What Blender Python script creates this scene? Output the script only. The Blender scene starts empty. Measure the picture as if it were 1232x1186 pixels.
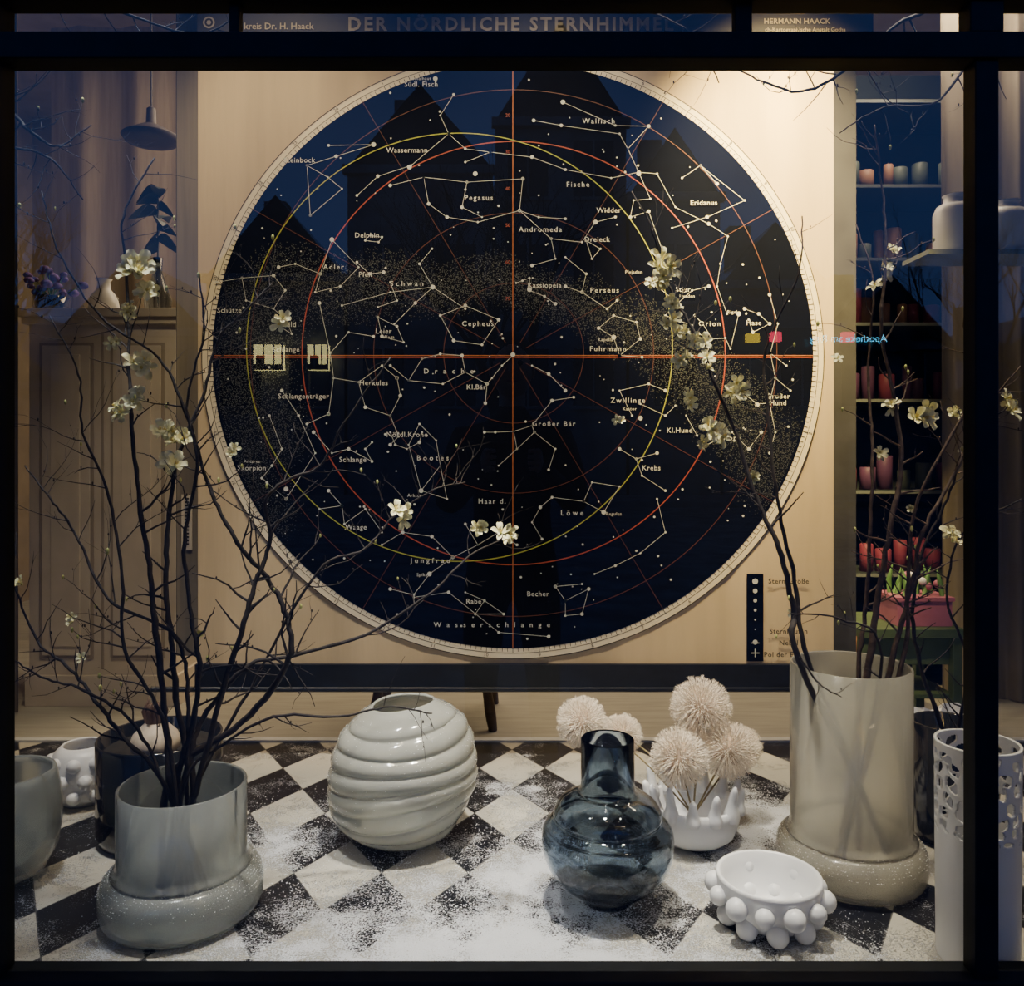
import bpy, math, random
from mathutils import Vector, Matrix
random.seed(7)
scene=bpy.context.scene
H=0.9; F=1000.0; HY=545.0; CX=616.0
def W(px,py,d): return Vector(((px-CX)/F*d, d, H+(HY-py)/F*d))
def WX(px,d): return (px-CX)/F*d
def WZ(py,d): return H+(HY-py)/F*d

# ---------------- materials ----------------
def mat(name,col,rough=0.5,metal=0.0,**kw):
    m=bpy.data.materials.new(name); m.use_nodes=True
    b=m.node_tree.nodes['Principled BSDF']
    b.inputs['Base Color'].default_value=(*col,1); b.inputs['Roughness'].default_value=rough
    b.inputs['Metallic'].default_value=metal
    for k,v in kw.items():
        b.inputs[k.replace('_',' ')].default_value=v
    return m
def nz(m,scale=20,amt=0.25,bump=0.0,detail=4,stretch=None,bscale=None):
    nt=m.node_tree; N=nt.nodes; L=nt.links; b=N['Principled BSDF']
    tc=N.new('ShaderNodeTexCoord'); mp=N.new('ShaderNodeMapping')
    if stretch: mp.inputs['Scale'].default_value=stretch
    L.new(tc.outputs['Object'],mp.inputs['Vector'])
    n=N.new('ShaderNodeTexNoise'); n.inputs['Scale'].default_value=scale; n.inputs['Detail'].default_value=detail
    L.new(mp.outputs[0],n.inputs['Vector'])
    c=b.inputs['Base Color'].default_value[:]
    r=N.new('ShaderNodeValToRGB'); r.color_ramp.elements[0].position=0.3; r.color_ramp.elements[1].position=0.7
    r.color_ramp.elements[0].color=(c[0]*(1-amt),c[1]*(1-amt),c[2]*(1-amt),1)
    r.color_ramp.elements[1].color=(min(1,c[0]*(1+amt)),min(1,c[1]*(1+amt)),min(1,c[2]*(1+amt)),1)
    L.new(n.outputs['Fac'],r.inputs[0]); L.new(r.outputs[0],b.inputs['Base Color'])
    if bump:
        bp=N.new('ShaderNodeBump'); bp.inputs['Strength'].default_value=bump; bp.inputs['Distance'].default_value=0.01
        n2=n
        if bscale:
            n2=N.new('ShaderNodeTexNoise'); n2.inputs['Scale'].default_value=bscale; L.new(tc.outputs['Object'],n2.inputs['Vector'])
        L.new(n2.outputs['Fac'],bp.inputs['Height']); L.new(bp.outputs[0],b.inputs['Normal'])
    return m
def emit(name,col,s):
    m=mat(name,col); b=m.node_tree.nodes['Principled BSDF']
    b.inputs['Emission Color'].default_value=(*col,1); b.inputs['Emission Strength'].default_value=s; return m

M={}
M['frame']=nz(mat('frame_paint',(0.003,0.004,0.006),0.6,Specular_IOR_Level=0.15),30,0.3)
M['paper']=nz(mat('chart_paper',(0.62,0.485,0.30),0.8),3,0.15,1.0,5,(2.6,1,0.3))
M['navy']=nz(mat('chart_navy',(0.0012,0.0026,0.010),0.8,Specular_IOR_Level=0.08),5,0.3)
M['white']=mat('chart_white',(0.66,0.66,0.60),0.6)
M['dim']=mat('chart_stipple',(0.095,0.10,0.095),0.6)
M['cream']=mat('chart_ring',(0.84,0.74,0.54),0.6)
M['ink']=mat('chart_ink',(0.02,0.017,0.014),0.6)
M['red']=mat('chart_red',(0.34,0.06,0.03),0.6)
M['red2']=mat('chart_red_dim',(0.09,0.026,0.018),0.6)
M['orange']=mat('chart_orange',(0.40,0.12,0.03),0.6)
M['yellow']=mat('chart_yellow',(0.36,0.37,0.05),0.6)
M['header']=nz(mat('chart_header',(0.014,0.010,0.007),0.6),20,0.3)
M['goldtxt']=mat('header_letters',(0.40,0.34,0.25),0.6)
M['rod']=nz(mat('roller_wood',(0.006,0.008,0.014),0.4),30,0.3)
M['opal']=nz(mat('opal_glass',(0.76,0.77,0.70),0.13,Coat_Weight=0.5,Coat_Roughness=0.05,Transmission_Weight=0.62,IOR=1.25),8,0.10,0)
M['opal2']=nz(mat('opal_glass_warm',(0.82,0.80,0.70),0.22,Coat_Weight=0.5,Coat_Roughness=0.05,Transmission_Weight=0.76,IOR=1.2),9,0.12,0,5,(1,1,.4))
M['opal3']=nz(mat('opal_glass_cool',(0.70,0.74,0.71),0.20,Coat_Weight=0.6,Coat_Roughness=0.05,Transmission_Weight=0.74,IOR=1.2),9,0.10,0,5,(1,1,.4))
M['blueglass']=mat('smoky_blue_glass',(0.38,0.45,0.53),0.02,Transmission_Weight=1.0,IOR=1.4)
M['blackglass']=mat('black_glass',(0.012,0.014,0.02),0.08,Coat_Weight=0.5)
M['soil']=nz(mat('soil',(0.02,0.015,0.01),0.9),60,0.4)
M['ceramic']=nz(mat('white_ceramic',(0.76,0.77,0.79),0.35),12,0.05)
M['bark']=nz(mat('bark',(0.022,0.016,0.014),0.8),60,0.45,0.3)
M['bark2']=nz(mat('bark_tan',(0.09,0.058,0.040),0.8),60,0.4,0.3)
M['petal']=nz(mat('petal_cream',(0.86,0.82,0.48),0.6,Subsurface_Weight=0.1,Subsurface_Radius=(0.01,0.01,0.005)),40,0.10)
M['petal2']=nz(mat('petal_green',(0.45,0.47,0.14),0.6),40,0.2)
M['stamen']=mat('stamen',(0.65,0.5,0.1),0.6)
M['globe']=nz(mat('dried_floret',(0.88,0.79,0.66),0.8),30,0.1)
M['globe2']=nz(mat('dried_floret_core',(0.55,0.43,0.32),0.9),30,0.15)
M['stem']=nz(mat('dry_stem',(0.25,0.2,0.1),0.8),30,0.2)
M['wall']=nz(mat('wall_plaster',(0.30,0.25,0.19),0.9),6,0.12,0.1)
M['cab']=nz(mat('cabinet_paint',(0.62,0.55,0.45),0.55),8,0.10)
M['cabdark']=nz(mat('cabinet_gap',(0.34,0.29,0.23),0.7),8,0.1)
M['curtain']=nz(mat('linen_curtain',(0.24,0.205,0.15),0.9),6,0.15,0.2,4,(6,1,0.4))
M['curtain2']=nz(mat('beige_drape',(0.42,0.35,0.26),0.9),6,0.15,0.2,4,(6,1,0.4))
M['panel']=nz(mat('backing_felt',(0.045,0.045,0.05),0.9),12,0.2)
M['shopfloor']=nz(mat('shop_floor_oak',(0.36,0.35,0.31),0.6),5,0.12,0,4,(1,8,1))
M['trim']=nz(mat('trim_paint',(0.55,0.57,0.6),0.5),10,0.1)
M['wood']=nz(mat('dark_wood',(0.05,0.025,0.015),0.45),15,0.35,0,4,(1,1,8))
M['green']=nz(mat('green_paint',(0.07,0.11,0.05),0.6),10,0.2)
M['pink']=nz(mat('pink_enamel',(0.42,0.14,0.22),0.5),10,0.15)
M['leaf']=nz(mat('leaf',(0.10,0.22,0.06),0.5),20,0.3)
M['leafd']=nz(mat('leaf_dark',(0.03,0.05,0.035),0.5),20,0.3)
M['purple']=nz(mat('purple_petal',(0.10,0.05,0.22),0.7),20,0.3)
M['bulb']=nz(mat('bulb_skin',(0.60,0.50,0.38),0.5),12,0.25,0,4,(4,4,1))
M['bulbtop']=nz(mat('bulb_neck',(0.09,0.05,0.03),0.7),20,0.3)
M['shelfback']=nz(mat('shelf_back',(0.02,0.03,0.03),0.8),5,0.2)
M['shelfb']=nz(mat('shelf_board',(0.16,0.18,0.17),0.5),8,0.1)
M['c1']=nz(mat('candle_amber',(0.42,0.22,0.12),0.5),10,0.15)
M['c2']=nz(mat('candle_rose',(0.26,0.05,0.10),0.5),10,0.15)
M['c3']=nz(mat('candle_plum',(0.12,0.05,0.13),0.5),10,0.15)
M['c4']=nz(mat('candle_olive',(0.13,0.16,0.12),0.5),10,0.15)
M['snow']=mat('snow_flake',(0.92,0.94,0.97),0.35)
M['asphalt']=nz(mat('asphalt',(0.12,0.13,0.15),0.8),3,0.5)
M['facade']=nz(mat('facade_render',(0.15,0.16,0.19),0.9),1.5,0.3)
M['fwin']=nz(mat('facade_window',(0.01,0.015,0.03),0.15),2,0.2)
M['lit']=emit('lit_window',(1.0,0.88,0.36),7)
M['neonr']=emit('neon_red',(1.0,0.05,0.12),10)
M['neonc']=emit('neon_cyan',(0.12,0.65,1.0),14)
M['neony']=emit('neon_yellow',(1.0,0.70,0.05),6)
M['coat']=nz(mat('dark_coat',(0.005,0.005,0.007),0.9),30,0.2)
M['skin']=nz(mat('skin',(0.42,0.26,0.19),0.6),30,0.05)
M['hair']=nz(mat('hair',(0.02,0.014,0.01),0.7),60,0.3)
M['lampshade']=nz(mat('lampshade',(0.05,0.04,0.035),0.6),10,0.2)

g=bpy.data.materials.new('window_glass'); g.use_nodes=True; nt=g.node_tree; nt.nodes.clear()
o=nt.nodes.new('ShaderNodeOutputMaterial'); mx=nt.nodes.new('ShaderNodeMixShader'); tr=nt.nodes.new('ShaderNodeBsdfTransparent'); gl=nt.nodes.new('ShaderNodeBsdfGlossy')
fr=nt.nodes.new('ShaderNodeFresnel'); fr.inputs[0].default_value=1.5
mu=nt.nodes.new('ShaderNodeMath'); mu.operation='MULTIPLY'; mu.inputs[1].default_value=1.9
gl.inputs['Roughness'].default_value=0.0; tr.inputs[0].default_value=(0.95,0.97,0.97,1)
nt.links.new(fr.outputs[0],mu.inputs[0]); nt.links.new(mu.outputs[0],mx.inputs[0]); nt.links.new(tr.outputs[0],mx.inputs[1]); nt.links.new(gl.outputs[0],mx.inputs[2]); nt.links.new(mx.outputs[0],o.inputs[0])
M['glass']=g

Dx=0.187; Dy=0.297; Y0=2.375
def floor_mat():
    m=bpy.data.materials.new('checker_snow'); m.use_nodes=True; nt=m.node_tree; N=nt.nodes; L=nt.links; b=N['Principled BSDF']
    tc=N.new('ShaderNodeTexCoord'); sp=N.new('ShaderNodeSeparateXYZ'); L.new(tc.outputs['Object'],sp.inputs[0])
    def mt(op,a,b2):
        n=N.new('ShaderNodeMath'); n.operation=op
        for i,v in enumerate((a,b2)):
            if v is None: continue
            if isinstance(v,(int,float)): n.inputs[i].default_value=v
            else: L.new(v,n.inputs[i])
        return n.outputs[0]
    xs=mt('DIVIDE',sp.outputs[0],Dx); ys=mt('DIVIDE',mt('SUBTRACT',sp.outputs[1],Y0),Dy)
    u=mt('ADD',mt('ADD',xs,ys),100.5); v=mt('ADD',mt('SUBTRACT',xs,ys),100.5)
    par=mt('MODULO',mt('ADD',mt('FLOOR',u,None),mt('FLOOR',v,None)),2.0)
    fu=mt('ABSOLUTE',mt('SUBTRACT',mt('FRACT',u,None),0.5),None); fv=mt('ABSOLUTE',mt('SUBTRACT',mt('FRACT',v,None),0.5),None)
    gr=mt('GREATER_THAN',mt('MAXIMUM',fu,fv),0.492)
    mixc=N.new('ShaderNodeMix'); mixc.data_type='RGBA'; L.new(par,mixc.inputs['Factor'])
    mixc.inputs[6].default_value=(0.50,0.48,0.42,1); mixc.inputs[7].default_value=(0.005,0.006,0.010,1)
    mixg=N.new('ShaderNodeMix'); mixg.data_type='RGBA'; L.new(gr,mixg.inputs['Factor']); L.new(mixc.outputs[2],mixg.inputs[6]); mixg.inputs[7].default_value=(0.08,0.08,0.08,1)
    ns=N.new('ShaderNodeTexNoise'); ns.inputs['Scale'].default_value=7; ns.inputs['Detail'].default_value=8; ns.inputs['Roughness'].default_value=0.75; L.new(tc.outputs['Object'],ns.inputs['Vector'])
    dens=mt('MULTIPLY',mt('SUBTRACT',ns.outputs['Fac'],0.49),1.6)
    blobs=[(-0.06,1.50,0.27,0.20,0.36),(0.04,1.78,0.13,0.16,0.30),(-0.62,1.93,0.20,0.14,0.22),(0.62,1.98,0.16,0.24,0.34),(0.32,1.47,0.35,0.08,0.24),(0.02,2.15,0.12,0.2,0.14),(-0.5,1.50,0.30,0.07,0.22),(0.36,1.75,0.14,0.12,0.18),(-0.33,1.70,.12,.12,.10)]
    for (bx,by,sx,sy,a) in blobs:
        dx=mt('DIVIDE',mt('SUBTRACT',sp.outputs[0],bx),sx); dy=mt('DIVIDE',mt('SUBTRACT',sp.outputs[1],by),sy)
        r2=mt('ADD',mt('MULTIPLY',dx,dx),mt('MULTIPLY',dy,dy))
        e=mt('MULTIPLY',mt('POWER',2.718,mt('MULTIPLY',r2,-1.0)),a)
        dens=mt('ADD',dens,e)
    fine=N.new('ShaderNodeTexNoise'); fine.inputs['Scale'].default_value=230; fine.inputs['Detail'].default_value=3; fine.inputs['Roughness'].default_value=0.85; L.new(tc.outputs['Object'],fine.inputs['Vector'])
    ff=mt('MULTIPLY',mt('SUBTRACT',fine.outputs['Fac'],0.5),1.5)
    s=mt('ADD',ff,dens)
    mr=N.new('ShaderNodeMapRange'); mr.inputs['From Min'].default_value=0.17; mr.inputs['From Max'].default_value=0.26; L.new(s,mr.inputs['Value'])
    mixs=N.new('ShaderNodeMix'); mixs.data_type='RGBA'; L.new(mr.outputs[0],mixs.inputs['Factor']); L.new(mixg.outputs[2],mixs.inputs[6]); mixs.inputs[7].default_value=(0.88,0.90,0.95,1)
    L.new(mixs.outputs[2],b.inputs['Base Color'])
    rr=N.new('ShaderNodeMapRange'); rr.inputs['To Min'].default_value=0.35; rr.inputs['To Max'].default_value=0.8; L.new(mr.outputs[0],rr.inputs['Value']); L.new(rr.outputs[0],b.inputs['Roughness'])
    bp=N.new('ShaderNodeBump'); bp.inputs['Strength'].default_value=1.0; bp.inputs['Distance'].default_value=0.008; L.new(mt('MULTIPLY',mr.outputs[0],fine.outputs['Fac']),bp.inputs['Height']); L.new(bp.outputs[0],b.inputs['Normal'])
    return m
M['checker']=floor_mat()

# ---------------- builder ----------------
class MB:
    def __init__(s,name): s.name=name; s.v=[]; s.f=[]; s.mi=[]; s.sm=[]; s.mats=[]
    def m(s,k):
        if k not in s.mats: s.mats.append(k)
        return s.mats.index(k)
    def add(s,vs,fs,k,smooth=False,T=None):
        o=len(s.v)
        if T is not None: vs=[T@Vector(v) for v in vs]
        s.v.extend([tuple(v) for v in vs]); i=s.m(k)
        for f in fs: s.f.append(tuple(o+a for a in f)); s.mi.append(i); s.sm.append(smooth)
    def box(s,x0,x1,y0,y1,z0,z1,k,T=None):
        vs=[(x,y,z) for x in(x0,x1) for y in(y0,y1) for z in(z0,z1)]
        s.add(vs,[(0,1,3,2),(4,6,7,5),(0,4,5,1),(2,3,7,6),(0,2,6,4),(1,5,7,3)],k,False,T)
    def lathe(s,prof,k,n=64,c=(0,0,0),smooth=True,T=None,fn=None):
        vs=[];fs=[]
        for (r,z) in prof:
            for j in range(n):
                a=2*math.pi*j/n
                p=(c[0]+r*math.cos(a),c[1]+r*math.sin(a),c[2]+z)
                if fn: p=fn(p)
                vs.append(p)
        for i in range(len(prof)-1):
            for j in range(n):
                fs.append((i*n+j,i*n+(j+1)%n,(i+1)*n+(j+1)%n,(i+1)*n+j))
        s.add(vs,fs,k,smooth,T)
    def sphere(s,c,r,k,nu=16,nv=10,sc=(1,1,1),T=None):
        vs=[];fs=[]
        for i in range(nv+1):
            t=math.pi*i/nv
            for j in range(nu):
                a=2*math.pi*j/nu
                vs.append((c[0]+r*sc[0]*math.sin(t)*math.cos(a),c[1]+r*sc[1]*math.sin(t)*math.sin(a),c[2]+r*sc[2]*math.cos(t)))
        for i in range(nv):
            for j in range(nu): fs.append((i*nu+j,(i+1)*nu+j,(i+1)*nu+(j+1)%nu,i*nu+(j+1)%nu))
        s.add(vs,fs,k,True,T)
    def tube(s,pts,rad,k,n=6):
        pts=[Vector(p) for p in pts]; vs=[];fs=[]
        up=Vector((0.3,0.9,0.1)).normalized()
        for i,p in enumerate(pts):
            t=(pts[min(i+1,len(pts)-1)]-pts[max(i-1,0)])
            if t.length<1e-9: t=Vector((0,0,1))
            t.normalize()
            a=t.cross(up)
            if a.length<1e-3: a=t.cross(Vector((1,0,0)))
            a.normalize(); b=t.cross(a)
            r=rad[i] if isinstance(rad,(list,tuple)) else rad
            for j in range(n):
                an=2*math.pi*j/n; vs.append(p+a*math.cos(an)*r+b*math.sin(an)*r)
        for i in range(len(pts)-1):
            for j in range(n): fs.append((i*n+j,i*n+(j+1)%n,(i+1)*n+(j+1)%n,(i+1)*n+j))
        fs.append(tuple(range(n))); fs.append(tuple((len(pts)-1)*n+j for j in range(n)))
        s.add(vs,fs,k,True)
    def done(s,bevel=0,parent=None,recalc=False):
        me=bpy.data.meshes.new(s.name); me.from_pydata(s.v,[],s.f)
        for k in s.mats: me.materials.append(M[k])
        me.polygons.foreach_set('material_index',s.mi); me.polygons.foreach_set('use_smooth',s.sm); me.update()
        ob=bpy.data.objects.new(s.name,me); scene.collection.objects.link(ob)
        if recalc:
            import bmesh
            bm=bmesh.new(); bm.from_mesh(me); bmesh.ops.recalc_face_normals(bm,faces=bm.faces); bm.to_mesh(me); bm.free()
        if bevel:
            md=ob.modifiers.new('b','BEVEL'); md.width=bevel; md.segments=2; md.limit_method='ANGLE'
        if parent: ob.parent=parent
        return ob
def empty(name):
    e=bpy.data.objects.new(name,None); scene.collection.objects.link(e); return e
def catmull(P,n=6):
    P=[Vector(p) for p in P]; out=[]
    Q=[P[0]*2-P[1]]+P+[P[-1]*2-P[-2]]
    for i in range(1,len(Q)-2):
        for j in range(n):
            t=j/n
            out.append(0.5*((2*Q[i])+(-Q[i-1]+Q[i+1])*t+(2*Q[i-1]-5*Q[i]+4*Q[i+1]-Q[i+2])*t*t+(-Q[i-1]+3*Q[i]-3*Q[i+1]+Q[i+2])*t**3))
    out.append(P[-1]); return out

# ---------------- camera ----------------
cd=bpy.data.cameras.new('camera'); cam=bpy.data.objects.new('camera',cd); scene.collection.objects.link(cam)
cam.location=(0,0,H); cam.rotation_euler=(math.radians(90),0,0)
cd.sensor_width=36; cd.lens=F/1232*36; cd.shift_y=-(593-HY)/1232; cd.clip_start=0.05
scene.camera=cam

# ---------------- room ----------------
G=1.38
b=MB('floor'); b.box(-2.6,2.6,G+0.02,2.6,-0.06,0,'checker'); b.done()
b=MB('shop_floor'); b.box(-3,3,2.6,5.2,-0.08,-0.012,'shopfloor'); b.done()
b=MB('trim_1'); b.box(-2.6,2.6,2.585,2.612,-0.005,0.008,'trim'); b.done(0.002)
b=MB('wall_back'); b.box(-3,3,5.2,5.3,-0.08,3.0,'wall'); b.done()
b=MB('wall_left'); b.box(-3.1,-3.0,G,5.2,-0.5,3.0,'wall'); b.done()
b=MB('wall_right'); b.box(3.0,3.1,G,5.2,-0.5,3.0,'wall'); b.done()
b=MB('ceiling'); b.box(-3.1,3.1,G,5.3,3.0,3.1,'wall'); b.done()
b=MB('wall_front')
b.box(-3.1,3.1,G-0.06,G+0.06,1.95,3.1,'frame'); b.box(-3.1,3.1,G-0.06,G+0.06,-0.5,-0.03,'frame'); b.box(-3.1,-1.3,G-0.06,G+0.06,-0.03,1.95,'frame'); b.box(2.2,3.1,G-0.06,G+0.06,-0.03,1.95,'frame')
b.done()
b=MB('window_1')
zb0,zb1=WZ(78,G),WZ(46,G)
x0=WX(8,G); xr0=WX(1166,G); xr1=WX(1194,G)
b.box(-1.3,2.2,G-0.025,G+0.025,zb0,zb1,'frame')
b.box(-1.3,2.2,G-0.03,G+0.03,-0.06,WZ(1182,G-0.03),'frame')
b.box(x0-0.06,x0,G-0.025,G+0.025,-0.03,1.95,'frame')
b.box(xr0,xr1,G-0.02,G+0.02,-0.03,zb0,'frame')
b.box(WX(1160,G),WX(1200,G),G-0.02,G+0.02,zb1,1.95,'frame')
b.box(WX(278,G),WX(290,G),G-0.012,G+0.012,zb1,1.95,'frame')
b.box(WX(882,G),WX(903,G),G-0.012,G+0.012,zb1,1.95,'frame')
b.box(-1.3,2.2,G-0.025,G+0.025,WZ(8,G),1.95,'frame') 
fr=b.done(0.003)
b=MB('glass_pane'); b.add([(-1.3,G,-0.03),(2.2,G,-0.03),(2.2,G,1.95),(-1.3,G,1.95)],[(0,1,2,3)],'glass'); gp=b.done(); gp.parent=fr

# ---------------- star chart ----------------
D=2.45
chart=empty('star_chart')
def cp(px,py,off): v=W(px,py,D); v.y=D-off; return v
PX=D/F
b=MB('chart_paper_sheet')
nx,nzv=120,60
vs=[];fs=[]
for i in range(nx+1):
    for j in range(nzv+1):
        px=238+(1003-238)*i/nx; py=10+(800-10)*j/nzv
        v=cp(px,py,0)
        for fx in (345,397,572,655,872,925,970): v.y+=0.0030*math.exp(-((px-fx-6*math.sin(py*.012))/5)**2)
        v.y+=0.0006*math.sin(i*0.35)+0.0006*math.sin(i*0.9+j*0.12)+.001
        vs.append(v)
for i in range(nx):
    for j in range(nzv):
        a=i*(nzv+1)+j; fs.append((a,a+1,a+nzv+2,a+nzv+1))
b.add(vs,fs,'paper',True); b.done(parent=chart)
CC=(617,428)
b=MB('chart_print')
def ring(cx,cy,r0,r1,k,off,kx=1.0,ky=1.0,n=240):
    vs=[];fs=[]
    for j in range(n):
        a=2*math.pi*j/n
        for r in (r0,r1): vs.append(cp(cx+r*kx*math.cos(a),cy+r*ky*math.sin(a),off))
    for j in range(n):
        q=(j+1)%n; fs.append((2*j,2*j+1,2*q+1,2*q))
    b.add(vs,fs,k)
def disc(cx,cy,r,k,off,n=10,kx=1,ky=1):
    vs=[cp(cx+r*kx*math.cos(2*math.pi*j/n),cy-r*ky*math.sin(2*math.pi*j/n),off) for j in range(n)]
    b.add(vs,[tuple(range(n))],k)
def line(pts,k,off,w=1.0):
    for (x1,y1),(x2,y2) in zip(pts[:-1],pts[1:]):
        dx,dy=x2-x1,y2-y1; l=math.hypot(dx,dy) or 1; ox,oy=-dy/l*w/2,dx/l*w/2
        b.add([cp(x1+ox,y1+oy,off),cp(x2+ox,y2+oy,off),cp(x2-ox,y2-oy,off),cp(x1-ox,y1-oy,off)],[(0,1,2,3)],k)
KX,KY=1.013,0.987
ring(*CC,355,369,'cream',0.004,KX,KY)
ring(*CC,368.3,369.3,'ink',0.0045,KX,KY)
ring(*CC,361.6,362.2,'ink',0.0045,KX,KY)
disc(*CC,356,'navy',0.005,240,KX,KY)
for i in range(360):
    a=math.radians(i); r1=360 if i%5 else 362
    line([(CC[0]+356*KX*math.cos(a),CC[1]+356*KY*math.sin(a)),(CC[0]+r1*KX*math.cos(a),CC[1]+r1*KY*math.sin(a))],'ink',0.0048,0.7)
for i in range(12):
    a=math.radians(30*i)
    main=i%3==0
    r0=0 if main else 18
    line([(CC[0]+r0*math.cos(a),CC[1]+r0*math.sin(a)),(CC[0]+356*KX*math.cos(a),CC[1]+356*KY*math.sin(a))],'orange' if main else 'red2',0.0062,1.1 if main else 0.7)
line([(CC[0]-361,CC[1]+2.5),(CC[0]+361,CC[1]+2.5)],'red',0.0061,0.7)
for r,k,w in ((84,'red2',.8),(168,'red2',.8),(254,'red',1.35),(316,'red2',.9)):
    ring(618,425,r-w/2,r+w/2,k,0.0058)
ring(553,418,255,256.2,'yellow',0.0064,1,1.005)
mw=[(285,600),(310,500),(290,420),(330,350),(410,345),(500,345),(600,340),(700,365),(790,410),(860,470),(920,540),(960,600)]
mwd=[(62),(60),(55),(50),(42),(34),(30),(30),(36),(42),(50),(55)]
def mwdist(x,y):
    best=9
    for i in range(len(mw)-1):
        x1,y1=mw[i];x2,y2=mw[i+1]; dx,dy=x2-x1,y2-y1
        t=max(0,min(1,((x-x1)*dx+(y-y1)*dy)/(dx*dx+dy*dy)))
        w=mwd[i]*(1-t)+mwd[i+1]*t
        best=min(best,math.hypot(x-x1-dx*t,y-y1-dy*t)/w)
    return best
vs=[];fs=[];cnt=0
while cnt<26000:
    x=random.uniform(255,980);y=random.uniform(260,700)
    if math.hypot((x-CC[0])/KX,(y-CC[1])/KY)>353: continue
    q=mwdist(x,y)+0.25*math.sin(x*0.05)*math.cos(y*0.06)
    if random.random()>1.25-q: continue
    s=random.uniform(0.35,0.65); o=len(vs)
    vs+= [cp(x-s,y,0.0055),cp(x,y+s,0.0055),cp(x+s,y,0.0055),cp(x,y-s,0.0055)]; fs.append((o,o+1,o+2,o+3)); cnt+=1
b.add(vs,fs,'dim')
cons=[
[(677,124),(740,152),(780,153),(755,180),(768,208)],[(642,146),(675,152),(745,162),(755,180)],
[(450,175),(405,189),(370,200),(374,260)],[(370,200),(395,214),(412,228),(374,260)],[(450,175),(396,176)],
[(546,115),(530,140),(540,162),(495,200),(455,213),(430,236)],[(540,162),(560,180),(590,184)],
[(629,216),(562,220),(510,214),(470,224)],[(510,214),(516,246),(538,262),(575,268),(625,254),(629,216)],[(562,220),(556,250),(580,262)],
[(768,208),(735,215),(680,205),(640,190),(590,184),(560,196)],[(768,208),(782,240),(762,242),(758,262),(780,255),(800,312)],
[(768,208),(790,210),(812,250),(852,270),(875,285),(866,318),(862,345),(874,378)],[(842,200),(895,242),(850,262),(808,275)],[(820,215),(842,200),(862,222)],
[(625,254),(663,288),(700,292),(716,268),(740,262)],[(663,288),(668,312),(640,320)],[(625,254),(648,262),(680,264)],
[(705,290),(722,300),(712,312),(705,290)],[(621,341),(637,335),(637,350),(655,357),(668,366)],
[(680,310),(705,330),(700,352),(730,372),(742,362)],[(700,352),(680,345)],
[(400,289),(386,330),(380,352),(410,345),(432,322),(400,289)],[(386,330),(356,318),(336,322)],
[(440,290),(456,292),(460,286),(446,284)],[(430,316),(445,330),(462,328)],
[(412,368),(470,352),(521,346),(560,372)],[(475,390),(500,365),(521,346),(505,318),(520,300)],
[(455,382),(478,393),(486,412),(460,405),(455,382)],
[(560,368),(530,380),(546,410),(580,415),(600,385),(560,368)],
[(292,335),(330,332),(344,350),(330,372),(297,362),(292,335)],[(262,340),(292,335)],[(330,372),(345,385),(352,402),(335,392)],
[(385,365),(398,425),(402,455),(396,498)],[(402,455),(432,460),(460,440),(478,455)],[(398,425),(420,400),(450,405)],
[(432,460),(440,490),(470,500),(482,476),(478,455)],[(470,500),(480,525),(470,535)],
[(508,432),(530,426),(556,428),(560,448),(533,462),(492,458),(508,432)],[(560,448),(586,462),(584,485)],[(492,458),(470,440)],
[(617,428),(604,440),(592,455),(586,462)],
[(583,520),(596,520),(618,519),(640,512),(664,482),(690,478)],[(618,519),(622,540),(643,520),(640,512)],[(643,520),(668,540),(660,565)],[(622,540),(600,560)],
[(470,520),(476,535),(490,540),(505,532),(508,520)],
[(507,590),(530,560),(525,530),(505,510),(492,535),(507,590)],[(507,590),(538,600),(530,560)],
[(378,520),(400,545),(420,540),(448,555),(440,540),(448,532)],[(340,470),(360,500),(380,545),(345,600),(322,580)],[(396,498),(370,510)],
[(325,500),(340,540),(328,560),(316,575),(345,600)],
[(385,612),(412,608),(415,630),(440,612),(460,640)],[(412,608),(396,590)],
[(726,616),(702,603),(712,580),(745,585),(726,616)],[(702,603),(664,598),(650,610),(640,628),(652,648)],
[(745,540),(765,552),(772,572),(800,590)],[(765,552),(790,545)],
[(738,406),(720,395),(738,380),(765,388),(770,408),(745,428),(738,406)],[(745,428),(772,430)],
[(760,500),(745,470),(780,462),(800,470)],[(770,486),(800,500),(812,488)],
[(790,345),(815,365),(832,350),(852,345)],[(815,365),(800,380),(832,392)],
[(840,402),(856,408),(872,407),(878,420),(888,378)],[(850,425),(856,408),(845,390),(835,380)],
[(895,372),(912,378),(925,390),(905,400),(900,385)],
[(925,355),(935,390),(926,425),(932,455),(925,485),(932,520),(925,545)],[(926,425),(945,440)],[(925,485),(910,486),(890,470)],[(932,455),(950,470)],
[(825,500),(838,524)],[(850,535),(880,520),(900,540),(915,520)],
[(517,690),(545,670),(575,655),(600,640)],[(545,670),(520,645),(485,640),(460,655)],[(575,655),(560,630)],[(517,690),(498,715),(470,708)],[(600,640),(622,655)],
[(572,738),(583,722),(606,738),(572,738)],[(583,722),(560,712)],
[(668,705),(680,722),(708,708),(700,738),(680,740),(680,722)],[(668,705),(700,702)],
[(790,600),(800,640),(770,665),(740,680),(715,690)],[(498,718),(540,712),(600,760),(660,765)],
[(470,340),(478,362),(455,370)],[(640,440),(660,450),(680,470)],
]
for c in cons:
    line(c,'white',0.0068,0.5)
    for (x,y) in c: disc(x,y,random.choice([1.2,1.4,1.7,2.2]),'white',0.0074,8)
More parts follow.
